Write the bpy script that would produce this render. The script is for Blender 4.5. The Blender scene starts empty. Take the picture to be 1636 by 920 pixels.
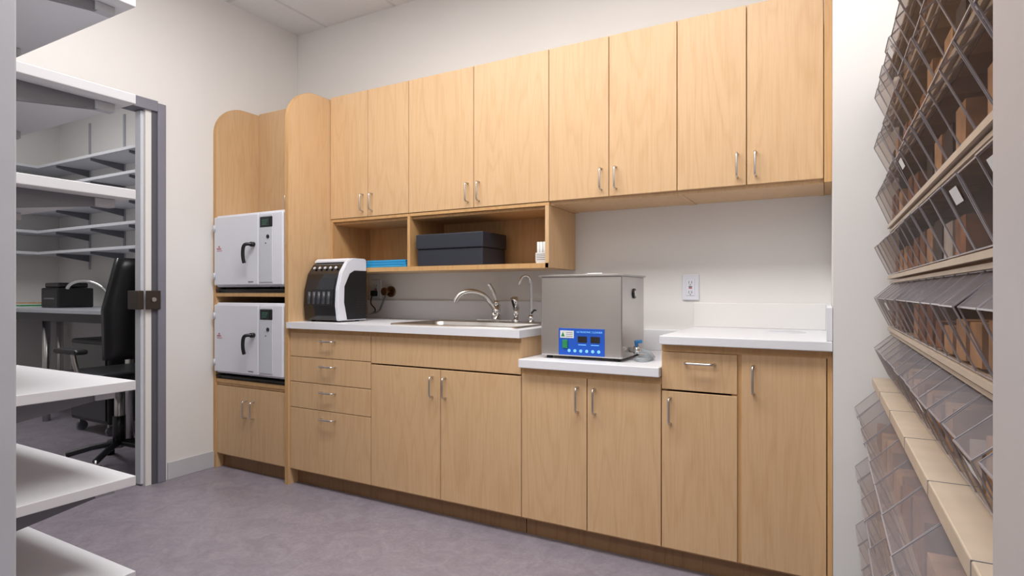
import bpy, bmesh, math, random
from mathutils import Vector, Matrix
random.seed(4)
S=bpy.context.scene
try:
    S.view_settings.view_transform='Standard'
    S.view_settings.look='None'
except Exception: pass
COL=S.collection

# ---------------------------------------------------------------- materials
def lin(c):
    c=c/255.0
    return c/12.92 if c<=.04045 else ((c+.055)/1.055)**2.4
def rgb(r,g,b): return (lin(r),lin(g),lin(b),1)
def new_mat(name):
    m=bpy.data.materials.new(name); m.use_nodes=True
    nt=m.node_tree; b=nt.nodes['Principled BSDF']
    return m,nt,b
def plain(name,c,rough=.5,metal=0,spec=.5,emit=0,var=.04,scale=6,bump=0,coat=0):
    m,nt,b=new_mat(name)
    tc=nt.nodes.new('ShaderNodeTexCoord'); n=nt.nodes.new('ShaderNodeTexNoise')
    n.inputs['Scale'].default_value=scale; n.inputs['Detail'].default_value=4
    nt.links.new(tc.outputs['Object'],n.inputs['Vector'])
    r=nt.nodes.new('ShaderNodeValToRGB')
    r.color_ramp.elements[0].position=.3; r.color_ramp.elements[1].position=.7
    r.color_ramp.elements[0].color=(c[0]*(1-var),c[1]*(1-var),c[2]*(1-var),1)
    r.color_ramp.elements[1].color=(min(1,c[0]*(1+var)),min(1,c[1]*(1+var)),min(1,c[2]*(1+var)),1)
    nt.links.new(n.outputs['Fac'],r.inputs['Fac']); nt.links.new(r.outputs['Color'],b.inputs['Base Color'])
    b.inputs['Roughness'].default_value=rough; b.inputs['Metallic'].default_value=metal
    b.inputs['Specular IOR Level'].default_value=spec
    b.inputs['Coat Weight'].default_value=coat
    if emit:
        b.inputs['Emission Color'].default_value=c; b.inputs['Emission Strength'].default_value=emit
    if bump:
        bp=nt.nodes.new('ShaderNodeBump'); bp.inputs['Strength'].default_value=bump; bp.inputs['Distance'].default_value=.002
        n2=nt.nodes.new('ShaderNodeTexNoise'); n2.inputs['Scale'].default_value=220
        nt.links.new(tc.outputs['Object'],n2.inputs['Vector'])
        nt.links.new(n2.outputs['Fac'],bp.inputs['Height']); nt.links.new(bp.outputs['Normal'],b.inputs['Normal'])
    return m
def wood(name,c1,c2,c3,rough=.42,fine=.5):
    m,nt,b=new_mat(name); N=nt.nodes; L=nt.links
    tc=N.new('ShaderNodeTexCoord'); oi=N.new('ShaderNodeObjectInfo')
    cm=N.new('ShaderNodeCombineXYZ'); mu=N.new('ShaderNodeMath'); mu.operation='MULTIPLY'; mu.inputs[1].default_value=37
    L.new(oi.outputs['Random'],mu.inputs[0]); L.new(mu.outputs[0],cm.inputs[0]); L.new(mu.outputs[0],cm.inputs[2])
    ad=N.new('ShaderNodeVectorMath'); ad.operation='ADD'
    L.new(tc.outputs['Object'],ad.inputs[0]); L.new(cm.outputs[0],ad.inputs[1])
    mp=N.new('ShaderNodeMapping'); mp.inputs['Scale'].default_value=(8,8,.9); L.new(ad.outputs[0],mp.inputs['Vector'])
    n=N.new('ShaderNodeTexNoise'); n.inputs['Scale'].default_value=1.0; n.inputs['Detail'].default_value=2; n.inputs['Distortion'].default_value=.4
    L.new(mp.outputs[0],n.inputs['Vector'])
    m2=N.new('ShaderNodeMath'); m2.operation='MULTIPLY'; m2.inputs[1].default_value=16; L.new(n.outputs['Fac'],m2.inputs[0])
    fr=N.new('ShaderNodeMath'); fr.operation='PINGPONG'; fr.inputs[1].default_value=1; L.new(m2.outputs[0],fr.inputs[0])
    mpf=N.new('ShaderNodeMapping'); mpf.inputs['Scale'].default_value=(210,210,7); L.new(ad.outputs[0],mpf.inputs['Vector'])
    nf=N.new('ShaderNodeTexNoise'); nf.inputs['Scale'].default_value=1; nf.inputs['Detail'].default_value=5; L.new(mpf.outputs[0],nf.inputs['Vector'])
    r=N.new('ShaderNodeValToRGB'); e=r.color_ramp.elements
    e[0].position=0; e[0].color=c2; e[1].position=.45; e[1].color=c1
    L.new(fr.outputs[0],r.inputs['Fac'])
    r2=N.new('ShaderNodeValToRGB'); e=r2.color_ramp.elements
    e[0].position=.42; e[0].color=(1,1,1,1); e[1].position=.7; e[1].color=c3
    L.new(nf.outputs['Fac'],r2.inputs['Fac'])
    mx=N.new('ShaderNodeMixRGB'); mx.blend_type='MULTIPLY'; mx.inputs[0].default_value=fine
    L.new(r.outputs[0],mx.inputs[1]); L.new(r2.outputs[0],mx.inputs[2])
    L.new(mx.outputs[0],b.inputs['Base Color'])
    b.inputs['Roughness'].default_value=rough; b.inputs['Specular IOR Level'].default_value=.35
    return m
M_wood=wood('maple',rgb(212,177,136),rgb(207,170,128),(.86,.81,.76,1))
M_edge=wood('maple_edge',rgb(203,162,112),rgb(196,153,102),(.9,.85,.8,1))
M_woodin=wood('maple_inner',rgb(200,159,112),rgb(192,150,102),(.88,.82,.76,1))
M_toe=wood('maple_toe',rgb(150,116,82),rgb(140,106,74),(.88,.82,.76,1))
M_wall=plain('wall_paint',rgb(229,227,225),.85,var=.012,scale=2,bump=.08)
M_ceil=plain('ceiling_tile',rgb(236,237,240),.9,var=.02,scale=60,bump=.2)
M_tbar=plain('tbar',rgb(220,221,224),.5)
M_base=plain('baseboard_vinyl',rgb(196,196,202),.6)
M_frame=plain('door_frame_grey',rgb(128,127,140),.45)
M_frame2=plain('door_frame_dark',rgb(88,88,96),.45)
M_white=plain('white_laminate',rgb(230,231,236),.35,var=.012,scale=3)
M_shelf=plain('white_melamine',rgb(212,213,219),.45,var=.012,scale=3)
M_appl=plain('appliance_white',rgb(224,226,235),.3,var=.01)
M_appl2=plain('appliance_grey',rgb(205,208,216),.3,var=.01)
M_black=plain('black_plastic',rgb(22,23,26),.35)
M_blackg=plain('black_gloss',rgb(14,15,19),.12,coat=.5)
M_gloss2=plain('smoke_window',rgb(34,36,42),.15)
M_navy=plain('black_leatherette',rgb(44,47,58),.5,bump=.3)
M_dark=plain('dark_void',rgb(30,27,25),.7)
M_steel=plain('brushed_steel',(.56,.54,.52,1),.33,metal=1,var=.05,scale=3)
M_chrome=plain('chrome',(.75,.75,.75,1),.14,metal=1)
M_nickel=plain('satin_nickel',(.62,.61,.6,1),.28,metal=1)
M_brass=plain('bronze',(.10,.085,.075,1),.4,metal=1)
M_copper=plain('aged_brass',(.25,.16,.10,1),.35,metal=1)
M_blue=plain('panel_blue',rgb(28,88,196),.35)
M_blue2=plain('folder_blue',rgb(46,150,205),.4)
M_ltblue=plain('button_blue',rgb(120,190,245),.4,emit=.4)
M_green=plain('label_green',rgb(40,140,80),.5)
M_paper=plain('paper_white',rgb(228,230,230),.7)
M_red=plain('mark_red',rgb(180,70,80),.5)
M_pink=plain('vial_pink',rgb(214,180,175),.5)
M_lcd=plain('lcd_dark',rgb(24,40,36),.15)
M_lcdt=plain('lcd_text',rgb(70,130,110),.4)
M_brk=plain('bracket_grey',rgb(112,113,120),.45)
M_brk2=plain('bracket_white',rgb(176,178,185),.45)
M_rail=plain('rail_cream',rgb(186,170,152),.5,var=.06,scale=20)
M_rackback=plain('rack_back',rgb(116,92,74),.7,var=.3,scale=9)
M_slate=plain('jamb_grey',rgb(200,200,206),.5)
M_jamb2=plain('jamb_light',rgb(188,182,182),.5)
M_lamp=plain('lamp_diffuser',(1,.98,.95,1),.5,emit=3)
M_item=[plain('item_brown',rgb(142,94,62),.7,var=.4,scale=25),plain('item_tan',rgb(190,150,112),.7,var=.3,scale=25),
        plain('item_dark',rgb(66,56,54),.7,var=.4,scale=25),plain('item_pale',rgb(190,184,180),.6,var=.2,scale=25)]
M_tub=plain('hose_blue',rgb(50,130,190),.3)
M_desk=plain('desk_grey',rgb(175,178,185),.4)

def floor_mat():
    m,nt,b=new_mat('linoleum'); N=nt.nodes; L=nt.links
    tc=N.new('ShaderNodeTexCoord')
    n1=N.new('ShaderNodeTexNoise'); n1.inputs['Scale'].default_value=9; n1.inputs['Detail'].default_value=8; n1.inputs['Roughness'].default_value=.7; n1.inputs['Distortion'].default_value=1.2
    n2=N.new('ShaderNodeTexNoise'); n2.inputs['Scale'].default_value=70; n2.inputs['Detail'].default_value=6
    L.new(tc.outputs['Object'],n1.inputs['Vector']); L.new(tc.outputs['Object'],n2.inputs['Vector'])
    r=N.new('ShaderNodeValToRGB'); e=r.color_ramp.elements
    e[0].position=.3; e[0].color=rgb(130,123,133); e[1].position=.72; e[1].color=rgb(157,150,160)
    L.new(n1.outputs['Fac'],r.inputs['Fac'])
    r2=N.new('ShaderNodeValToRGB'); e=r2.color_ramp.elements
    e[0].position=.35; e[0].color=(.8,.8,.82,1); e[1].position=.65; e[1].color=(1,1,1,1)
    L.new(n2.outputs['Fac'],r2.inputs['Fac'])
    mx=N.new('ShaderNodeMixRGB'); mx.blend_type='MULTIPLY'; mx.inputs[0].default_value=.6
    L.new(r.outputs[0],mx.inputs[1]); L.new(r2.outputs[0],mx.inputs[2]); L.new(mx.outputs[0],b.inputs['Base Color'])
    b.inputs['Roughness'].default_value=.42
    return m
M_floor=floor_mat()
def clear_mat(name,tr,body,fac,rough=.12):
    m=bpy.data.materials.new(name); m.use_nodes=True; nt=m.node_tree; N=nt.nodes; L=nt.links
    for n in list(N): N.remove(n)
    o=N.new('ShaderNodeOutputMaterial'); t=N.new('ShaderNodeBsdfTransparent'); t.inputs[0].default_value=tr
    p=N.new('ShaderNodeBsdfPrincipled'); p.inputs['Base Color'].default_value=body; p.inputs['Roughness'].default_value=rough
    tc=N.new('ShaderNodeTexCoord'); n=N.new('ShaderNodeTexNoise'); n.inputs['Scale'].default_value=5; L.new(tc.outputs['Object'],n.inputs['Vector'])
    mr=N.new('ShaderNodeMapRange'); mr.inputs[3].default_value=fac*.7; mr.inputs[4].default_value=min(1,fac*1.3); L.new(n.outputs['Fac'],mr.inputs[0])
    mx=N.new('ShaderNodeMixShader'); L.new(mr.outputs[0],mx.inputs[0])
    L.new(t.outputs[0],mx.inputs[1]); L.new(p.outputs[0],mx.inputs[2]); L.new(mx.outputs[0],o.inputs[0])
    return m
M_clear=clear_mat('smoky_clear_plastic',(.90,.86,.83,1),rgb(118,106,102),.11)
M_lid=clear_mat('clear_plastic_lid',(.88,.86,.86,1),rgb(162,157,162),.36,.2)
M_clearedge=plain('plastic_edge',rgb(152,147,152),.2)

# ---------------------------------------------------------------- helpers
def grp(name):
    e=bpy.data.objects.new(name,None); e.empty_display_size=.1; COL.objects.link(e); return e
def link(name,bm,mat,parent=None,smooth=False):
    me=bpy.data.meshes.new(name); bmesh.ops.recalc_face_normals(bm,faces=bm.faces); bm.to_mesh(me); bm.free()
    if smooth:
        for p in me.polygons: p.use_smooth=True
    o=bpy.data.objects.new(name,me); COL.objects.link(o); me.materials.append(mat)
    if parent: o.parent=parent
    return o
def addbox(bm,x0,x1,y0,y1,z0,z1):
    v=[bm.verts.new(p) for p in [(x0,y0,z0),(x1,y0,z0),(x1,y1,z0),(x0,y1,z0),(x0,y0,z1),(x1,y0,z1),(x1,y1,z1),(x0,y1,z1)]]
    for f in [(0,3,2,1),(4,5,6,7),(0,1,5,4),(1,2,6,5),(2,3,7,6),(3,0,4,7)]: bm.faces.new([v[i] for i in f])
def box(P,name,x0,x1,y0,y1,z0,z1,mat,bev=0,seg=2):
    bm=bmesh.new(); addbox(bm,x0,x1,y0,y1,z0,z1)
    if bev: bmesh.ops.bevel(bm,geom=bm.edges[:],offset=bev,segments=seg,affect='EDGES',profile=.5)
    return link(name,bm,mat,P)
def boxes(P,name,lst,mat):
    bm=bmesh.new()
    for b in lst: addbox(bm,*b)
    return link(name,bm,mat,P)
def prism(P,name,pts,axis,a0,a1,mat,bev=0):
    def mk(p,a):
        if axis=='x': return (a,p[0],p[1])
        if axis=='y': return (p[0],a,p[1])
        return (p[0],p[1],a)
    bm=bmesh.new(); A=[bm.verts.new(mk(p,a0)) for p in pts]; B=[bm.verts.new(mk(p,a1)) for p in pts]
    bm.faces.new(A); bm.faces.new(B[::-1]); n=len(pts)
    for i in range(n): bm.faces.new([A[i],B[i],B[(i+1)%n],A[(i+1)%n]])
    if bev: bmesh.ops.bevel(bm,geom=bm.edges[:],offset=bev,segments=2,affect='EDGES')
    return link(name,bm,mat,P)
def cyl(P,name,p0,p1,r,mat,r2=None,seg=24):
    p0=Vector(p0); p1=Vector(p1); d=p1-p0
    bm=bmesh.new(); bmesh.ops.create_cone(bm,cap_ends=True,segments=seg,radius1=r,radius2=r if r2 is None else r2,depth=d.length)
    q=Vector((0,0,1)).rotation_difference(d.normalized()).to_matrix().to_4x4()
    bmesh.ops.transform(bm,matrix=Matrix.Translation((p0+p1)/2)@q,verts=bm.verts)
    o=link(name,bm,mat,P)
    for p in o.data.polygons: p.use_smooth=len(p.vertices)==4
    return o
def tube(P,name,pts,r,mat,nurbs=False):
    c=bpy.data.curves.new(name,'CURVE'); c.dimensions='3D'; c.bevel_depth=r; c.bevel_resolution=3; c.use_fill_caps=True
    s=c.splines.new('NURBS' if nurbs else 'POLY'); s.points.add(len(pts)-1)
    for i,p in enumerate(pts): s.points[i].co=(*p,1)
    if nurbs: s.use_endpoint_u=True; s.order_u=3; s.resolution_u=8
    o=bpy.data.objects.new(name,c); COL.objects.link(o); c.materials.append(mat)
    dg=bpy.context.evaluated_depsgraph_get(); me=bpy.data.meshes.new_from_object(o.evaluated_get(dg)); 
    bpy.data.objects.remove(o); o=bpy.data.objects.new(name,me); COL.objects.link(o)
    for p in me.polygons: p.use_smooth=True
    if P: o.parent=P
    return o
def text(P,name,s,loc,size,mat,rot=(math.pi/2,0,0),align='LEFT'):
    c=bpy.data.curves.new(name,'FONT'); c.body=s; c.size=size; c.extrude=.0004; c.align_x=align; c.align_y='CENTER'
    o=bpy.data.objects.new(name,c); COL.objects.link(o); c.materials.append(mat); o.location=loc; o.rotation_euler=rot
    if P: o.parent=P
    return o
def vpull(P,x,yf,z0,z1):
    tube(P,'pull_handle',[(x,yf,z0),(x,yf-.022,z0+.001),(x,yf-.028,z0+.006),(x,yf-.03,z0+.015),(x,yf-.03,z1-.015),(x,yf-.028,z1-.006),(x,yf-.022,z1-.001),(x,yf,z1)],.0045,M_nickel)
def hpull(P,x0,x1,yf,z):
    tube(P,'pull_handle',[(x0,yf,z),(x0+.001,yf-.022,z),(x0+.006,yf-.028,z),(x0+.015,yf-.03,z),(x1-.015,yf-.03,z),(x1-.006,yf-.028,z),(x1-.001,yf-.022,z),(x1,yf,z)],.0045,M_nickel)

H=1.08
LW=-3.33; BW=2.88; CE=2.92
WB=2.881
# ---------------------------------------------------------------- room shell
boxes(None,'floor',[(-6.9,1.6,-1.8,3.0,-.06,0)],M_floor)
boxes(None,'ceiling',[(-6.9,1.6,-1.8,3.0,CE,CE+.06)],M_ceil)
tb=[]
for i in range(0,12):
    x=-6.7+i*.61
    tb.append((x-.008,x+.008,-1.8,2.88,CE-.003,CE+.001))
for j in range(0,4):
    y=2.33-j*1.22
    tb.append((-6.8,.34,y-.008,y+.008,CE-.0035,CE+.001))
g=grp('ceiling_grid'); boxes(g,'t_bars',tb,M_tbar)
boxes(None,'wall_back',[(LW-.1,.44,WB,BW+.12,0,CE)],M_wall)
boxes(None,'wall_left',[(LW-.1,LW,1.83,BW,0,CE),(LW-.1,LW,.42,1.83,2.15,CE),(LW-.1,LW,.42,.92,0,2.15)],M_wall)
boxes(None,'wall_return',[(.02,.34,2.2,BW,0,CE)],M_wall)
boxes(None,'wall_right',[(.34,.44,.30,BW,0,CE)],M_wall)
boxes(None,'wall_front',[(-6.8,-1.17,.30,.42,0,CE),(.108,.34,.30,.42,0,CE),(-1.17,.108,.30,.42,2.25,CE)],M_wall)
g=grp('door_1_frame')
box(g,'jamb_left',-1.17,-1.145,.29,.43,0,2.25,M_slate,.003)
box(g,'jamb_right',.085,.108,.29,.43,0,2.25,M_jamb2,.003)
box(g,'jamb_head',-1.145,.085,.29,.43,2.22,2.25,M_slate,.003)
boxes(None,'wall_far_back',[(-6.9,LW-.1,2.90,3.0,0,CE)],M_wall)
boxes(None,'wall_far_left',[(-6.9,-6.8,.30,2.90,0,CE)],M_wall)
g=grp('baseboard_left'); box(g,'strip',LW,LW+.008,1.95,2.235,0,.1,M_base,.002)
g=grp('baseboard_return'); box(g,'strip',.02,.12,2.192,2.2,0,.1,M_base,.002)
g=grp('baseboard_far'); box(g,'strip',-6.8,LW-.1,2.892,2.9,0,.1,M_base,.002)

# sliding door frame in left wall
g=grp('door_2_frame')
box(g,'casing',LW-.10,LW+.018,1.890,1.935,0,2.15,M_frame,.003)
box(g,'jamb_channel',LW-.10,LW+.004,1.862,1.890,0,2.14,M_frame2,.002)
box(g,'head_casing',LW-.10,LW+.018,.92,1.890,2.10,2.16,M_frame,.003)
box(g,'near_casing',LW-.10,LW+.018,.90,.95,0,2.10,M_frame,.003)
g=grp('door_2')
box(g,'leaf_edge',LW-.075,LW-.02,1.815,1.861,.01,2.095,M_appl2,.002)
box(g,'lock_case',LW-.085,LW+.014,1.78,1.815,.985,1.09,M_brass,.004)
box(g,'strike_plate',LW+.019,LW+.026,1.82,1.90,.985,1.09,M_brass,.002)
cyl(g,'lock_bolt',(LW+.026,1.86,1.04),(LW+.034,1.86,1.04),.012,M_nickel)

# ---------------------------------------------------------------- cabinets
YB=2.24   # base door face
YU=2.54   # upper door face
T=.019
def door(P,x0,x1,z0,z1,yf,name='door',mat=None):
    return box(P,name,x0+.0018,x1-.0018,yf,yf+T,z0+.0018,z1-.0018,mat or M_wood,.0012,1)
def arch(y0,y1,z0,z1,r,n=12):
    pts=[(y1,z0),(y0,z0),(y0,z1-r)]
    for i in range(1,n+1):
        a=math.pi-(math.pi/2)*i/n
        pts.append((y0+r+r*math.cos(a),z1-r+r*math.sin(a)))
    pts.append((y1,z1)); return pts
g=grp('tall_cabinet')
prism(g,'panel_left',arch(YB-.005,BW,0,2.25,.19),'x',LW+.001,LW+.026,M_wood)
prism(g,'panel_right',arch(YB-.012,BW,0,2.25,.2),'x',-2.676,-2.651,M_wood)
def arch_band(x0,x1,y0,z1,r):
    n=14; pts=[]
    out=[(y0-.0012,0)]; out.append((y0-.0012,z1-r))
    for i in range(1,n+1):
        a=math.pi-(math.pi/2)*i/n; out.append((y0+r+(r+.0012)*math.cos(a),z1-r+(r+.0012)*math.sin(a)))
    out.append((YU,z1+.0012))
    inn=[(y0+.0005,0),(y0+.0005,z1-r)]
    for i in range(1,n+1):
        a=math.pi-(math.pi/2)*i/n; inn.append((y0+r+(r-.0005)*math.cos(a),z1-r+(r-.0005)*math.sin(a)))
    inn.append((YU,z1-.0005))
    bm=bmesh.new(); rows=[[bm.verts.new((x,p[0],p[1])) for p in o] for x,o in ((x0,out),(x1,out),(x1,inn),(x0,inn))]
    for i in range(len(out)-1):
        for k in range(4):
            a=rows[k]; b=rows[(k+1)%4]; bm.faces.new([a[i],a[i+1],b[i+1],b[i]])
    return link('edge_band',bm,M_edge,g)
arch_band(LW+.001,LW+.0265,YB-.005,2.25,.19); arch_band(-2.6765,-2.6505,YB-.012,2.25,.2)
xl=LW+.026; xr=-2.676
boxes(g,'carcass',[(xl,xr,YU+T,BW,1.56,1.58),(xl,xr,YU+T,BW,2.245,2.262),(xl,xr,BW-.01,BW-.001,.1,2.245),
   (xl,xr,YB+T,BW-.01,.08,.10),(xl,xr,YB+T,BW-.01,.50,.52)],M_woodin)
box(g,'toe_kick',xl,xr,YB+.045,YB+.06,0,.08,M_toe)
box(g,'rail_front',xl,xr,YB+.001,YB+T,.515,.53,M_edge)
xm=(xl+xr)/2
door(g,xl,xm,1.57,2.262,YU); door(g,xm,xr,1.57,2.262,YU)
vpull(g,xm-.03,YU,1.60,1.70); vpull(g,xm+.03,YU,1.60,1.70)
door(g,xl,xm,.09,.512,YB); door(g,xm,xr,.09,.512,YB)
vpull(g,xm-.035,YB,.335,.435); vpull(g,xm+.035,YB,.335,.435)
for z in (.53,1.055):
    box(g,'slide_shelf',xl,xr,YB-.004,BW-.02,z,z+.022,M_edge,.001)
    box(g,'slide_rail',xl+.01,xr-.01,YB+.012,BW-.1,z+.022,z+.036,M_black)
    box(g,'pull_tray',xl+.006,xr-.004,YB-.012,2.76,z+.036,z+.044,M_dark,.001)

def autoclave(z0,z1):
    g=grp('autoclave'); yf=2.215
    zb=z0+.012
    for x in (-3.27,-2.73):
        for y in (2.26,2.62): cyl(g,'foot',(x,y,z0),(x,y,zb+.001),.016,M_black,seg=12)
    box(g,'body',-3.297,-2.682,yf+.02,2.70,zb,z1,M_appl,.008)
    box(g,'door_panel',-3.294,-2.888,yf,yf+.019,zb+.012,z1-.012,M_appl,.006)
    box(g,'control_column',-2.884,-2.684,yf+.002,yf+.019,zb+.012,z1-.012,M_appl,.005)
    box(g,'column_inset',-2.875,-2.765,yf-.002,yf+.002,z0+.04,z1-.025,M_appl2,.001)
    box(g,'display_bezel',-2.868,-2.765,yf-.004,yf+.002,z1-.095,z1-.035,M_black,.002)
    box(g,'display',-2.855,-2.785,yf-.0055,yf-.004,z1-.088,z1-.043,M_lcd)
    for i in range(3): box(g,'display_line',-2.848,-2.81+.006*i,yf-.0062,yf-.0055,z1-.080+.011*i,z1-.077+.011*i,M_lcdt)
    cyl(g,'knob',(-2.80,yf-.006,z1-.15),(-2.80,yf+.002,z1-.15),.011,M_black,seg=16)
    box(g,'port',-2.825,-2.815,yf-.003,yf+.002,z1-.19,z1-.185,M_black)
    zc=(z0+z1)/2-.02
    tube(g,'door_handle',[(-2.925,yf-.015,zc+.055),(-2.943,yf-.038,zc+.057),(-2.957,yf-.045,zc+.045),(-2.961,yf-.047,zc+.01),(-2.961,yf-.045,zc-.03),(-2.957,yf-.040,zc-.055)],.010,M_black,True)
    cyl(g,'handle_boss',(-2.925,yf-.022,zc+.055),(-2.925,yf+.001,zc+.055),.014,M_black)
    box(g,'brand_mark',-3.265,-3.225,yf-.0012,yf,zc+.037,zc+.043,M_red)
    prism(g,'brand_tick',[(-3.252,zc+.048),(-3.235,zc+.048),(-3.243,zc+.060)],'y',yf-.0012,yf,M_red)
    box(g,'brand_underline',-3.265,-3.215,yf-.0012,yf,zc+.026,zc+.029,M_red)
    box(g,'small_print',-2.975,-2.93,yf-.0012,yf,z0+.04,z0+.046,M_brk)
    boxes(g,'vent_slots',[(-2.86+i*.012,-2.855+i*.012,yf-.0012,yf+.002,z0+.04,z0+.06) for i in range(6)],M_brk)
    for x in (-3.285,): 
        cyl(g,'hinge',(x,yf-.004,z0+.06),(x,yf-.004,z0+.10),.006,M_appl2,seg=12); cyl(g,'hinge',(x,yf-.004,z1-.10),(x,yf-.004,z1-.06),.006,M_appl2,seg=12)
autoclave(1.099,1.55); autoclave(.574,1.018)

def carc(P,x0,x1,ztop):
    L=[(x0,x0+.018,YB+T,BW,.08,ztop),(x1-.018,x1,YB+T,BW,.08,ztop),(x0+.018,x1-.018,YB+T,BW,.08,.098),(x0+.018,x1-.018,BW-.012,BW,.098,ztop),
       (x0+.018,x1-.018,YB+T,YB+T+.02,ztop-.07,ztop)]
    boxes(P,'carcass',L,M_woodin)
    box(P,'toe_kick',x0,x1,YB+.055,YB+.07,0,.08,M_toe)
    box(P,'face_strip',x0,x1,YB+.004,YB+T,ztop-.028,ztop,M_edge)
XD=[-2.65,-2.05,-1.178,-.563,-.276,.002]
E=.0006
g=grp('drawer_base_cabinet'); carc(g,XD[0],XD[1]-E,.88)
zz=[.858,.722,.582,.438,.09]
for i in range(4):
    door(g,XD[0],XD[1],zz[i+1],zz[i],YB,'drawer_front'); hpull(g,-2.40,-2.30,YB,zz[i]-.042)
g=grp('sink_base_cabinet'); carc(g,XD[1]+E,XD[2]-.004,.88)
door(g,XD[1],XD[2],.716,.858,YB,'false_front')
xm=(XD[1]+XD[2])/2
door(g,XD[1],xm,.09,.712,YB); door(g,xm,XD[2],.09,.712,YB); vpull(g,xm-.045,YB,.58,.676); vpull(g,xm+.03,YB,.58,.676)
box(g,'end_panel',XD[2]-.0035,XD[2]-.0005,YB+.002,BW,.7905,.88,M_wood)
g=grp('low_base_cabinet'); carc(g,XD[2]+E,XD[3]-E,.75)
xm=(XD[2]+XD[3])/2
door(g,XD[2],xm,.09,.724,YB); door(g,xm,XD[3],.09,.724,YB); vpull(g,xm-.04,YB,.582,.684); vpull(g,xm+.035,YB,.582,.684)
g=grp('end_base_cabinet'); carc(g,XD[3]+E,.0185,.88)
box(g,'mullion',XD[4]-.03,XD[4]+.02,YB+.008,YB+T,.09,.86,M_edge)
door(g,XD[3],XD[4]-.008,.704,.852,YB,'drawer_front'); hpull(g,-.47,-.365,YB,.812)
door(g,XD[3],XD[4]-.008,.09,.700,YB); vpull(g,XD[3]+.035,YB,.575,.675)
door(g,XD[4]+.003,XD[5],.09,.856,YB); vpull(g,XD[4]+.045,YB,.715,.815)
box(g,'filler_right',XD[5]+.002,.0185,YB+.002,YB+T,.09,.88,M_edge)

# countertops
def ring_slab(P,name,o,i,z0,z1,mat):
    bm=bmesh.new()
    def rect(r,z): return [bm.verts.new(p) for p in ((r[0],r[2],z),(r[1],r[2],z),(r[1],r[3],z),(r[0],r[3],z))]
    ot,it,ob,ib=rect(o,z1),rect(i,z1),rect(o,z0),rect(i,z0)
    for k in range(4):
        l=(k+1)%4
        bm.faces.new([ot[k],ot[l],it[l],it[k]]); bm.faces.new([ob[k],ib[k],ib[l],ob[l]])
        bm.faces.new([ot[k],ob[k],ob[l],ot[l]]); bm.faces.new([it[k],it[l],ib[l],ib[k]])
    return link(name,bm,mat,P)
YC=2.213
SX0,SX1,SY0,SY1=-1.99,-1.24,2.30,2.79
g=grp('sink_countertop')
ring_slab(g,'slab',(-2.65,XD[2]+.004,YC,BW),(SX0+.02,SX1-.02,SY0+.02,SY1-.02),.88,.914,M_white)
box(g,'backsplash',-2.65,XD[2]+.004,BW-.02,BW,.914,1.03,M_white,.003)
g=grp('low_countertop')
box(g,'slab',XD[2]+.001,XD[3]-.001,YC-.004,BW,.752,.79,M_white,.003)
box(g,'backsplash',XD[2]+.006,XD[3]-.001,BW-.02,BW,.79,.895,M_white,.003)
g=grp('end_countertop')
box(g,'slab',XD[3],.019,YC-.004,BW,.88,.914,M_white,.003)
box(g,'backsplash',XD[3],.0,BW-.02,BW,.914,1.03,M_wall,.003)
box(g,'side_splash',.0,.019,YC-.002,BW,.914,1.03,M_white,.003)
cyl(g,'waste_chute_ring',(-.15,2.66,.914),(-.15,2.66,.9165),.078,M_white,.076,40)
cyl(g,'waste_chute_lid',(-.15,2.66,.9165),(-.15,2.66,.9172),.066,M_appl2,seg=40)

# sink
g=grp('kitchen_sink')
bm=bmesh.new()
def rr(x0,x1,y0,y1,z,r,n=5):
    out=[]
    for cx,cy,a0 in ((x1-r,y1-r,0),(x0+r,y1-r,90),(x0+r,y0+r,180),(x1-r,y0+r,270)):
        for k in range(n+1):
            a=math.radians(a0+90*k/n); out.append(bm.verts.new((cx+r*math.cos(a),cy+r*math.sin(a),z)))
    return out
rings=[rr(SX0,SX1,SY0,SY1,.9145,.03),rr(SX0+.004,SX1-.004,SY0+.004,SY1-.004,.921,.03),rr(SX0+.022,SX1-.022,SY0+.022,SY1-.095,.921,.05),rr(SX0+.03,SX1-.03,SY0+.03,SY1-.103,.912,.05),rr(SX0+.045,SX1-.045,SY0+.045,SY1-.12,.76,.06),]
for a,b in zip(rings,rings[1:]):
    for i in range(len(a)): bm.faces.new([a[i],a[(i+1)%len(a)],b[(i+1)%len(b)],b[i]])
bm.faces.new(rings[-1])
link('basin',bm,M_steel,g,True)
cyl(g,'drain',(-1.615,2.5,.7602),(-1.615,2.5,.763),.045,M_chrome)
# faucet
g=grp('sink_faucet'); fx,fy,fz=-1.60,2.745,.921
box(g,'deck_plate',fx-.11,fx+.11,fy-.027,fy+.027,fz,fz+.01,M_chrome,.004)
cyl(g,'body',(fx,fy,fz+.01),(fx,fy,fz+.09),.026,M_chrome,.022)
cyl(g,'lever_hub',(fx,fy,fz+.09),(fx,fy,fz+.115),.023,M_chrome,.012)
tube(g,'spout',[(fx,fy,fz+.05),(fx-.02,fy-.05,fz+.13),(fx-.06,fy-.11,fz+.165),(fx-.1,fy-.17,fz+.165),(fx-.13,fy-.20,fz+.13),(fx-.135,fy-.205,fz+.105)],.0135,M_chrome,True)
tube(g,'lever',[(fx,fy,fz+.10),(fx-.005,fy+.0,fz+.14),(fx-.025,fy-.01,fz+.185),(fx-.038,fy-.015,fz+.205)],.010,M_chrome,True)
g=grp('sink_sprayer')
cyl(g,'base',(-1.475,2.745,.921),(-1.475,2.745,.935),.022,M_chrome,.018)
cyl(g,'neck',(-1.475,2.745,.935),(-1.475,2.745,.99),.012,M_chrome,.016)
cyl(g,'head',(-1.475,2.745,.99),(-1.475,2.72,1.05),.017,M_chrome,.02)
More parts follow.
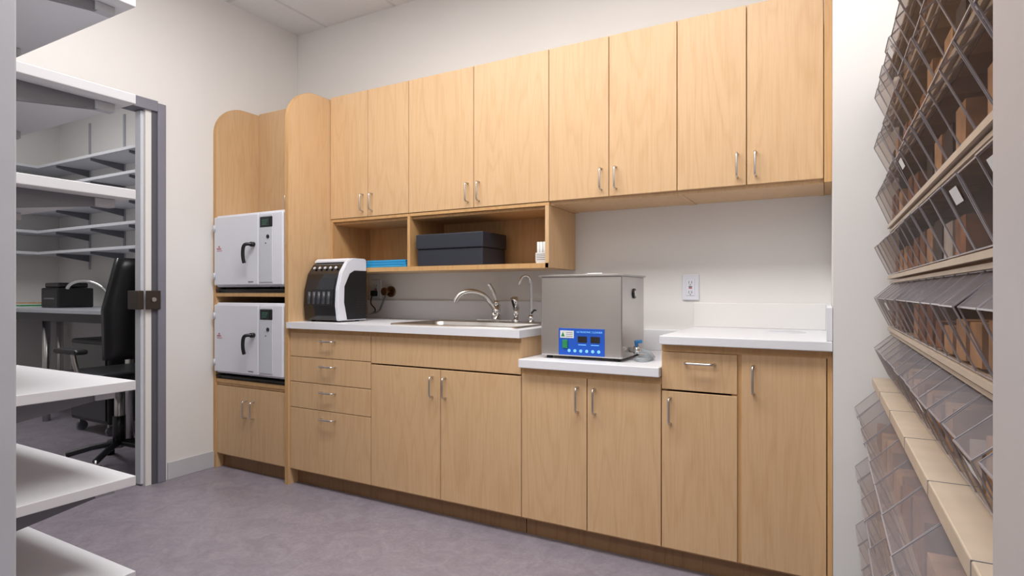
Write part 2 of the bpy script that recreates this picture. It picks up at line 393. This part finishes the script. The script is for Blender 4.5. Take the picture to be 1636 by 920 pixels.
cyl(g,'trigger',(-1.475,2.722,1.0),(-1.475,2.70,1.04),.006,M_black,seg=12)
g=grp('filtered_water_tap')
cyl(g,'base',(-1.385,2.745,.921),(-1.385,2.745,.96),.018,M_chrome,.012)
tube(g,'gooseneck',[(-1.385,2.745,.95),(-1.385,2.745,1.06),(-1.385,2.745,1.14),(-1.395,2.73,1.17),(-1.42,2.69,1.165),(-1.425,2.685,1.12)],.007,M_chrome,True)
tube(g,'lever',[(-1.385,2.745,.965),(-1.36,2.73,.985),(-1.345,2.72,.985)],.005,M_black)

# upper cabinets
XU=[-2.649,-2.349,-2.048,-1.618,-1.185,-.88,-.57,-.288,-.008]
for k in range(4):
    g=grp('upper_cabinet'); a,b,c=XU[2*k],XU[2*k+1]-0,XU[2*k+2]
    boxes(g,'carcass',[(a+E,a+.018,YU+T,BW,1.505,2.262),(c-.018,c-E,YU+T,BW,1.505,2.262),(a+.018,c-.018,YU+T,BW,1.508,1.526),(a+.018,c-.018,YU+T,BW,2.244,2.262),(a+.018,c-.018,BW-.01,BW,1.526,2.244)],M_wood)
    door(g,a,b,1.522,2.265,YU); door(g,b,c,1.522,2.265,YU)
    if k<2: box(g,'bottom_rail',a+E,c-E,YU+.004,YU+T,1.5052,1.5205,M_edge)
    d=.035
    vpull(g,b-d,YU,1.557,1.655); vpull(g,b+d,YU,1.557,1.655)
    if k==3: box(g,'end_filler',c+.001,.0195,YU-.002,BW,1.508,2.265,M_edge,.001)
# open shelf niche
g=grp('open_cubby_shelf')
box(g,'bottom_shelf',-2.649,-1.187,YU+.002,BW,1.20,1.224,M_wood,.001)
box(g,'shelf_edge',-2.649,-1.187,YU,YU+.003,1.20,1.224,M_edge)
box(g,'top_board',-2.649,-1.205,YU+T+.002,BW,1.49,1.504,M_woodin)
box(g,'side_right',-1.205,-1.185,YU,BW,1.2,1.504,M_wood,.001)
box(g,'side_left',-2.649,-2.63,YU,BW,1.224,1.504,M_woodin)
box(g,'divider',-2.057,-2.038,YU,BW,1.224,1.504,M_edge,.001)
box(g,'back_panel',-2.63,-1.205,BW-.012,BW-.001,1.224,1.49,M_woodin)

# items on shelf
g=grp('black_storage_box')
box(g,'base',-2.0,-1.575,2.56,2.80,1.224,1.318,M_navy,.004)
box(g,'lid',-2.006,-1.569,2.552,2.806,1.319,1.40,M_navy,.005)
g=grp('blue_folder_stack')
for i in range(3): box(g,'folder',-2.40+.008*i,-2.08-.006*i,2.56+.004*i,2.80,1.2242+i*.0145,1.2242+i*.0145+.0138,M_blue2,.003)
g=grp('test_vial_box')
box(g,'tray',-1.285,-1.218,2.60,2.72,1.224,1.235,M_paper,.001)
for i in range(4):
    for j in range(3): cyl(g,'vial',(-1.277+.017*i,2.615+.03*j,1.235),(-1.277+.017*i,2.615+.03*j,1.335),.0075,M_pink if j%2 else M_paper,seg=10)
box(g,'label',-1.285,-1.219,2.598,2.60,1.235,1.28,M_paper)
boxes(g,'label_lines',[(-1.28,-1.225,2.5972,2.598,1.243+.009*i,1.246+.009*i) for i in range(4)],M_brk)

# counter processor
g=grp('film_processor')
x0,x1=-2.625,-2.375; zb=.924; YE=2.53
prof=[(YE-.01,zb),(2.325,zb),(2.315,zb+.08),(2.32,zb+.17),(2.345,zb+.26),(2.385,zb+.315),(2.42,zb+.335),(YE-.01,zb+.335)]
prism(g,'core',prof,'x',x0,x1,M_blackg)
outer=[(YE,zb-.002),(2.318,zb-.002),(2.306,zb+.08),(2.311,zb+.175),(2.336,zb+.268),(2.378,zb+.328),(2.42,zb+.35),(YE-.01,zb+.35),(YE,zb+.34)]
prism(g,'white_shell',outer,'x',x1,x1+.026,M_appl,.004)
inset=[(YE-.004,zb+.004),(2.375,zb+.004),(2.352,zb+.10),(2.355,zb+.19),(2.395,zb+.262),(2.43,zb+.28),(YE-.004,zb+.28)]
prism(g,'side_inset',inset,'x',x1+.0255,x1+.0295,M_black)
boxes(g,'side_vents',[(x1+.0293,x1+.0300,2.44,2.50,zb+.05+.014*i,zb+.056+.014*i) for i in range(7)],M_dark)
prism(g,'top_shell',[(YE,zb+.3355),(2.42,zb+.3355),(2.40,zb+.328),(2.40,zb+.336),(2.42,zb+.35),(YE,zb+.35)],'x',x0-.004,x1,M_appl)
prism(g,'window',[(2.3125,zb+.085),(2.3175,zb+.172),(2.336,zb+.235),(2.339,zb+.235),(2.3205,zb+.17),(2.3155,zb+.085)],'x',x0+.02,x1-.02,M_gloss2)
M_vial=plain('vial_dim',rgb(70,72,78),.3)
for i in range(5):
    x=x0+.045+i*.038; cyl(g,'vial',(x,2.3135,zb+.09),(x,2.3175,zb+.16),.010,M_vial,seg=12)
for i in range(5):
    x=x0+.04+i*.042
    cyl(g,'button',(x,2.362,zb+.293),(x,2.356,zb+.297),.008,M_appl2,seg=16)
for x in (x0+.03,x1-.02):
    for y in (2.36,2.50): cyl(g,'foot',(x,y,.914),(x,y,zb+.001),.012,M_black,seg=12)
boxes(g,'top_marks',[(x0+.06+.03*i,x0+.08+.03*i,2.44,2.446,zb+.3499,zb+.3506) for i in range(4)],M_brk)

# valve + plug on wall
g=grp('water_shutoff_valve')
cyl(g,'escutcheon',(-2.46,BW,1.085),(-2.46,BW-.012,1.085),.035,M_copper)
cyl(g,'stub',(-2.46,BW-.012,1.085),(-2.46,BW-.06,1.085),.012,M_copper)
cyl(g,'handle',(-2.46,BW-.06,1.085),(-2.46,BW-.075,1.085),.026,M_copper,seg=8)
tube(g,'supply_line',[(-2.46,BW-.05,1.075),(-2.50,BW-.05,1.0),(-2.53,BW-.04,.95),(-2.54,2.7,.93)],.005,M_brk,True)
def outlet(x,z,cord=False):
    g=grp('power_outlet')
    box(g,'plate',x-.04,x+.04,BW-.007,BW,z-.063,z+.063,M_appl,.003)
    box(g,'face',x-.02,x+.02,BW-.010,BW-.007,z-.04,z+.04,M_appl,.001)
    for s in (-1,1):
        for dx in (-.007,.007): box(g,'slot',x+dx-.001,x+dx+.001,BW-.0108,BW-.0098,z+s*.024-.006,z+s*.024+.006,M_black)
        cyl(g,'ground',(x,BW-.0108,z+s*.024-.011),(x,BW-.0098,z+s*.024-.011),.0022,M_black,seg=10)
    box(g,'test_button',x-.008,x+.008,BW-.0115,BW-.0098,z+.001,z+.006,M_brk); box(g,'reset_button',x-.008,x+.008,BW-.0115,BW-.0098,z-.006,z-.001,M_red)
    if cord:
        box(g,'plug',x-.018,x+.018,BW-.045,BW-.01,z-.045,z-.008,M_black,.006)
        tube(g,'cord',[(x,BW-.04,z-.03),(x-.01,BW-.06,z-.09),(x+.05,BW-.07,z-.12),(x+.06,BW-.08,z-.15),(x,2.72,.922),(x,2.58,.93)],.004,M_black,True)
outlet(-.58,1.105); outlet(-2.585,1.10,True)

# ultrasonic cleaner
g=grp('ultrasonic_cleaner')
x0,x1,y0,y1,z0,z1=-1.112,-.738,2.30,2.62,.803,1.15
for x in (x0+.03,x1-.03):
    for y in (y0+.03,y1-.03): cyl(g,'foot',(x,y,.79),(x,y,z0+.001),.014,M_black,seg=14)
box(g,'housing',x0,x1,y0,y1,z0,z1,M_steel,.006)
ring=ring_slab(g,'top_flange',(x0-.006,x1+.006,y0-.006,y1+.006),(x0+.03,x1-.03,y0+.03,y1-.03),z1-.001,z1+.006,M_steel)
box(g,'lid',x0+.028,x1-.028,y0+.028,y1-.028,z1+.004,z1+.008,M_steel,.001)
tube(g,'lid_handle',[(-.965,2.46,z1+.008),(-.965,2.46,z1+.016),(-.885,2.46,z1+.016),(-.885,2.46,z1+.008)],.003,M_chrome)
px0,px1,pz0,pz1=-1.025,-.815,.809,.925
box(g,'control_panel',px0,px1,y0-.002,y0+.001,pz0,pz1,M_blue,.001)
yp=y0-.002
box(g,'maker_label',px0+.008,px0+.072,yp-.001,yp,pz1-.042,pz1-.01,M_paper)
prism(g,'label_mark',[(px0+.012,pz1-.036),(px0+.03,pz1-.036),(px0+.021,pz1-.016)],'y',yp-.0016,yp-.001,M_green)
boxes(g,'label_print',[(px0+.036,px0+.066,yp-.0014,yp-.001,pz1-.020-.008*i,pz1-.018-.008*i) for i in range(3)],M_brk)
text(g,'panel_title','ULTRASONIC CLEANER',(px0+.084,yp-.0004,pz1-.015),.0110,M_ltblue)
for a in (px0+.09,px0+.148):
    box(g,'led_window',a,a+.042,yp-.001,yp,pz1-.06,pz1-.033,M_blackg,.0004)
boxes(g,'panel_captions',[(px0+.092,px0+.128,yp-.0004,yp,pz1-.071,pz1-.068),(px0+.150,px0+.186,yp-.0004,yp,pz1-.071,pz1-.068)],M_ltblue)
box(g,'rocker_switch',px0+.02,px0+.044,yp-.006,yp,pz0+.03,pz0+.066,M_green,.002)
for i in range(6):
    x=px0+.05+i*.027; cyl(g,'button',(x,yp-.0015,pz0+.02),(x,yp,pz0+.02),.007,M_ltblue,seg=14)
cyl(g,'side_handle',(x1+.0005,2.46,1.075),(x1+.006,2.46,1.075),.022,M_black)
cyl(g,'side_handle_cap',(x1+.006,2.46,1.075),(x1+.009,2.46,1.075),.014,M_steel)
cyl(g,'drain_pipe',(x1-.001,2.40,.835),(x1+.05,2.40,.835),.011,M_chrome)
cyl(g,'drain_valve',(x1+.02,2.40,.835),(x1+.045,2.40,.835),.019,M_chrome,seg=6)
tube(g,'valve_lever',[(x1+.032,2.40,.845),(x1+.032,2.385,.872),(x1+.06,2.36,.875)],.008,M_tub)
M_hose=clear_mat('clear_hose',(.9,.92,.94,1),rgb(190,200,205),.45)
tube(g,'drain_hose',[(x1+.05,2.40,.835),(x1+.08,2.40,.83),(x1+.095,2.43,.803),(x1+.05,2.50,.80),(x1+.02,2.42,.80),(x1+.05,2.34,.80),(x1+.09,2.37,.80),(x1+.08,2.48,.80)],.009,M_hose,True)

# ---------------------------------------------------------------- near left shelving
g=grp('bracket_shelving')
SXE=-1.908; SYE=1.02; SYB=.43
for zt in (.203,.503,.803,1.403,1.703,2.008):
    box(g,'shelf_board',LW+.001,SXE,SYB,SYE,zt-.03,zt,M_shelf,.002)
    for bx in (-1.985,-2.62,-3.24):
        z=zt-.0305
        prism(g,'bracket',[(SYB,z),(SYE-.05,z),(SYE-.05,z-.022),(SYB+.02,z-.10),(SYB,z-.10)],'x',bx-.010,bx+.010,M_brk)
        box(g,'bracket_tip',bx-.017,bx+.017,SYE-.085,SYE-.03,z-.026,z,M_brk2,.002)
for bx in (-1.985,-2.62,-3.24): box(g,'standard',bx-.013,bx+.013,.42,.432,.05,2.35,M_brk2,.001)

# ---------------------------------------------------------------- far room
g=grp('corner_shelving')
for zt in (2.27,2.07,1.86,1.66,1.46):
    box(g,'back_shelf',-6.8,LW-.12,2.60,2.9,zt-.025,zt,M_shelf,.002)
    box(g,'side_shelf',-6.8,-6.5,.5,2.599,zt-.025,zt,M_shelf,.002)
    for bx in (-6.2,-5.6,-5.0,-4.4,-3.8):
        prism(g,'bracket',[(2.62,zt-.0255),(2.9,zt-.0255),(2.9,zt-.09),(2.62,zt-.045)],'x',bx-.006,bx+.006,M_brk)
    for by in (2.2,1.6,1.0):
        prism(g,'bracket',[(-6.52,zt-.0255),(-6.8,zt-.0255),(-6.8,zt-.09),(-6.52,zt-.045)],'y',by-.006,by+.006,M_brk)
for bx in (-6.2,-5.6,-5.0,-4.4,-3.8): box(g,'standard',bx-.012,bx+.012,2.888,2.9,1.3,2.7,M_brk2)
for by in (2.2,1.6,1.0): box(g,'standard',-6.8,-6.788,by-.012,by+.012,1.3,2.7,M_brk2)
g=grp('lab_desk')
box(g,'top',-6.79,LW-.11,2.24,2.895,.915,.945,M_desk,.003)
box(g,'apron',-6.7,LW-.2,2.262,2.28,.85,.915,M_black)
for x in (-6.6,-5.75,-4.5,-3.6): 
    cyl(g,'leg',(x,2.36,0),(x,2.36,.915),.028,M_nickel); cyl(g,'leg',(x,2.82,0),(x,2.82,.915),.028,M_nickel)
g=grp('label_printer')
box(g,'body',-6.12,-5.82,2.47,2.75,.945,1.12,M_black,.012); box(g,'lid',-6.10,-5.85,2.49,2.72,1.121,1.165,M_blackg,.01)
box(g,'slot',-6.06,-5.88,2.467,2.47,1.02,1.032,M_brk)
g=grp('paper_stack')
for i in range(4): box(g,'sheaf',-6.6+.03*i,-6.2-.02*i,2.35+.01*i,2.6,.9452+.011*i,.9557+.011*i,[M_paper,M_green,M_paper,M_item[1]][i],.001)
g=grp('lab_faucet'); fx=-5.42
cyl(g,'base',(fx,2.72,.945),(fx,2.72,1.0),.028,M_chrome)
tube(g,'spout',[(fx,2.72,.99),(fx-.05,2.68,1.12),(fx-.2,2.6,1.19),(fx-.32,2.52,1.16),(fx-.33,2.51,1.11)],.015,M_chrome,True)
tube(g,'lever',[(fx,2.72,1.0),(fx+.06,2.7,1.1),(fx+.12,2.7,1.17)],.013,M_chrome,True)
g=grp('soap_dispenser')
cyl(g,'bottle',(-5.15,2.6,.945),(-5.15,2.6,1.08),.04,M_appl2); cyl(g,'pump',(-5.15,2.6,1.08),(-5.15,2.6,1.14),.009,M_chrome); tube(g,'nozzle',[(-5.15,2.6,1.14),(-5.21,2.57,1.14)],.007,M_chrome)
g=grp('rolling_equipment_case')
box(g,'body',-5.22,-4.66,2.30,2.72,.09,.72,M_black,.02)
box(g,'panel',-5.19,-4.69,2.292,2.302,.42,.69,M_blackg,.006)
box(g,'panel_low',-5.19,-4.69,2.292,2.302,.12,.39,M_blackg,.006)
cyl(g,'power_light',(-5.14,2.292,.62),(-5.14,2.287,.62),.012,M_ltblue)
for x in (-5.15,-4.73):
    for y in (2.35,2.66): cyl(g,'caster',(x-.014,y,.035),(x+.014,y,.035),.035,M_brk); box(g,'fork',x-.01,x+.01,y-.02,y+.02,.06,.092,M_nickel)
# chair
g=grp('office_chair'); cx,cy=-3.93,2.0
for i in range(5):
    a=math.radians(72*i+20); ex,ey=cx+.27*math.cos(a),cy+.27*math.sin(a)
    tube(g,'leg',[(cx,cy,.13),(cx+.14*math.cos(a),cy+.14*math.sin(a),.115),(ex,ey,.085)],.018,M_black)
    cyl(g,'caster',(ex-.022*math.sin(a),ey+.022*math.cos(a),.032),(ex+.022*math.sin(a),ey-.022*math.cos(a),.032),.032,M_black); cyl(g,'caster_stem',(ex,ey,.03),(ex,ey,.095),.008,M_nickel,seg=10)
cyl(g,'gas_lift',(cx,cy,.1),(cx,cy,.5),.026,M_nickel); cyl(g,'lift_cover',(cx,cy,.12),(cx,cy,.3),.035,M_black)
box(g,'seat',cx-.24,cx+.24,cy-.23,cy+.23,.52,.60,M_black,.035,4)
box(g,'tilt_plate',cx-.1,cx+.1,cy-.1,cy+.1,.49,.522,M_nickel,.005)
bm=bmesh.new(); n=10; rows=[]
for k in range(9):
    z=.68+k*.075; lean=.24+.012*k; w=.22-.05*abs(k-4)/4*(.6 if k<4 else 1)
    for side,off in ((0,0),(1,.045)):
        rows.append([bm.verts.new((cx+lean+off+ -.05*((2*i/n-1)**2),cy+w*(2*i/n-1),z)) for i in range(n+1)])
for k in range(8):
    for s in (0,1):
        a=rows[2*k+s]; b=rows[2*k+2+s]
        for i in range(n): bm.faces.new([a[i],a[i+1],b[i+1],b[i]])
    for i in (0,n): bm.faces.new([rows[2*k][i],rows[2*k+1][i],rows[2*k+3][i],rows[2*k+2][i]])
for k in (0,8):
    for i in range(n): bm.faces.new([rows[2*k][i],rows[2*k][i+1],rows[2*k+1][i+1],rows[2*k+1][i]])
link('backrest',bm,M_black,g,True)
tube(g,'back_support',[(cx+.05,cy,.50),(cx+.28,cy,.5),(cx+.31,cy,.62),(cx+.30,cy,.75)],.018,M_nickel,True)
for s in (-1,1):
    tube(g,'arm_post',[(cx+.08,cy+s*.2,.53),(cx+.1,cy+s*.28,.56),(cx+.08,cy+s*.29,.72)],.014,M_nickel,True)
    box(g,'arm_pad',cx-.08,cx+.18,cy+s*.29-.035,cy+s*.29+.035,.72,.75,M_black,.012)

# ---------------------------------------------------------------- bin rack on right wall
g=grp('tip_out_bin_rack')
RY0,RY1=.45,2.15
XB=.258
box(g,'back_board',XB,.338,RY0,RY1,0,1.80,M_rackback)
ZR=[.81+.158*i for i in range(7)]
boxes(g,'rails',[(.168,XB,RY0,RY1,z-.005,z+.005) for z in ZR[1:]]+[(.174,.182,RY0,RY1,z-.017,z-.010) for z in ZR[1:]],M_rail)
labels=bmesh.new()
def bins(name,rows,tip,topx,botx,bw,lidh):
    side=bmesh.new(); front=bmesh.new(); lid=bmesh.new(); ed=bmesh.new()
    items=[bmesh.new() for _ in M_item]
    n=int((RY1-RY0)/bw); step=(RY1-RY0)/n
    bx=XB-.002
    def strip(p,q,h=.0010):
        addbox(ed,min(p[0],q[0])-h,max(p[0],q[0])+h,min(p[1],q[1])-h,max(p[1],q[1])+h,min(p[2],q[2])-h,max(p[2],q[2])+h)
    def rod(p,q,h=.0009):
        p=Vector(p);q=Vector(q);d=(q-p).normalized(); u=Vector((0,1,0)); v=d.cross(u)
        vs=[[ed.verts.new(c+u*a*h+v*b*h) for a,b in ((-1,-1),(1,-1),(1,1),(-1,1))] for c in (p,q)]
        ed.faces.new(vs[0]); ed.faces.new(vs[1][::-1])
        for k in range(4): ed.faces.new([vs[0][k],vs[1][k],vs[1][(k+1)%4],vs[0][(k+1)%4]])
    for z0,z1 in rows:
        for i in range(n):
            ya=RY0+i*step+.0025; yb=RY0+(i+1)*step-.0025
            t=tip-random.uniform(0,.006)
            prof=[(topx,z1),(t,z1-lidh),(botx,z0),(bx,z0),(bx,z1)]
            A=[(p[0],ya,p[1]) for p in prof]; B=[(p[0],yb,p[1]) for p in prof]
            side.faces.new([side.verts.new(p) for p in B])
            lid.faces.new([lid.verts.new(p) for p in (A[0],B[0],B[1],A[1])])
            front.faces.new([front.verts.new(p) for p in (A[1],B[1],B[2],A[2])])
            for a,b in ((0,1),(1,2)): rod(A[a],A[b]); rod(B[a],B[b])
            strip(A[1],B[1]); strip(A[0],B[0]); strip(A[2],B[2])
            if random.random()<.08:
                f0,f1=.12,.34; la=ya+.25*step; lb=yb-.25*step
                def P_(f,y): return (A[1][0]+(A[2][0]-A[1][0])*f-.0012,y,A[1][2]+(A[2][2]-A[1][2])*f)
                labels.faces.new([labels.verts.new(p) for p in (P_(f0,la),P_(f0,lb),P_(f1,lb),P_(f1,la))])
            if random.random()<.92:
                h=random.uniform(.5,.95)*(z1-z0-lidh)
                q=items[random.choice([0,0,0,1,1,1,2,3])]
                addbox(q,botx+.008,bx-.004,ya+.008,yb-.008-random.uniform(0,.3)*step*.5,z0+.002,z0+.002+h)
    link(name+'_sides',side,M_clear,g); link(name+'_fronts',front,M_clear,g); link(name+'_lids',lid,M_lid,g); link(name+'_edges',ed,M_clearedge,g)
    for q,mt in zip(items,M_item): link(name+'_contents',q,mt,g)
bins('upper_bins',[(ZR[i]+.009,ZR[i+1]-.018) for i in range(6)],.138,.182,.172,.0945,.045)
box(g,'ledge',.128,XB,RY0,RY1,.785,.81,M_rail,.002)
boxes(g,'ledge_seams',[(.1275,XB,RY0+.28*i-.001,RY0+.28*i+.001,.7845,.8105) for i in range(1,6)],M_brk)
LR=[.785-.19*i for i in range(5)]
bins('lower_bins',[(LR[i+1]+.009,LR[i]-.014) for i in range(4)],.085,.14,.132,.155,.06)
link('bin_labels',labels,M_paper,g)
boxes(g,'lower_rails',[(.13,XB,RY0,RY1,z-.006,z+.006) for z in LR[1:]],M_rail)
boxes(g,'uprights',[(.20,.338,RY1,RY1+.012,0,1.76),(.20,.338,RY0-.012,RY0,0,1.76)],M_rail)

# ---------------------------------------------------------------- lights
def troffer(x,y,w,l,e,name='ceiling_light',col=(1,.98,.96)):
    g=grp(name)
    ring_slab(g,'frame',(x-w/2-.02,x+w/2+.02,y-l/2-.02,y+l/2+.02),(x-w/2,x+w/2,y-l/2,y+l/2),CE-.02,CE-.0055,M_appl)
    box(g,'diffuser',x-w/2,x+w/2,y-l/2,y+l/2,CE-.012,CE-.006,M_lamp)
    d=bpy.data.lights.new('lamp','AREA'); d.shape='RECTANGLE'; d.size=w; d.size_y=l; d.energy=e; d.color=col
    o=bpy.data.objects.new('lamp',d); COL.objects.link(o); o.location=(x,y,CE-.03); o.parent=g
troffer(-1.9,1.35,1.15,.55,26); troffer(-.65,1.35,1.15,.55,28)
troffer(-5.2,1.5,1.15,.55,20)
troffer(-.6,-.8,1.15,.55,24)
W=bpy.data.worlds.new('world'); S.world=W; W.use_nodes=True
W.node_tree.nodes['Background'].inputs[0].default_value=(.90,.94,1,1); W.node_tree.nodes['Background'].inputs[1].default_value=.4

# ---------------------------------------------------------------- camera
c=bpy.data.cameras.new('camera'); o=bpy.data.objects.new('camera',c); COL.objects.link(o)
c.sensor_width=36; c.lens=36*918/1636; c.shift_y=7/1636; c.clip_start=.01
o.location=(0,0,H); o.rotation_euler=(math.pi/2,0,math.radians(28.67))
S.camera=o
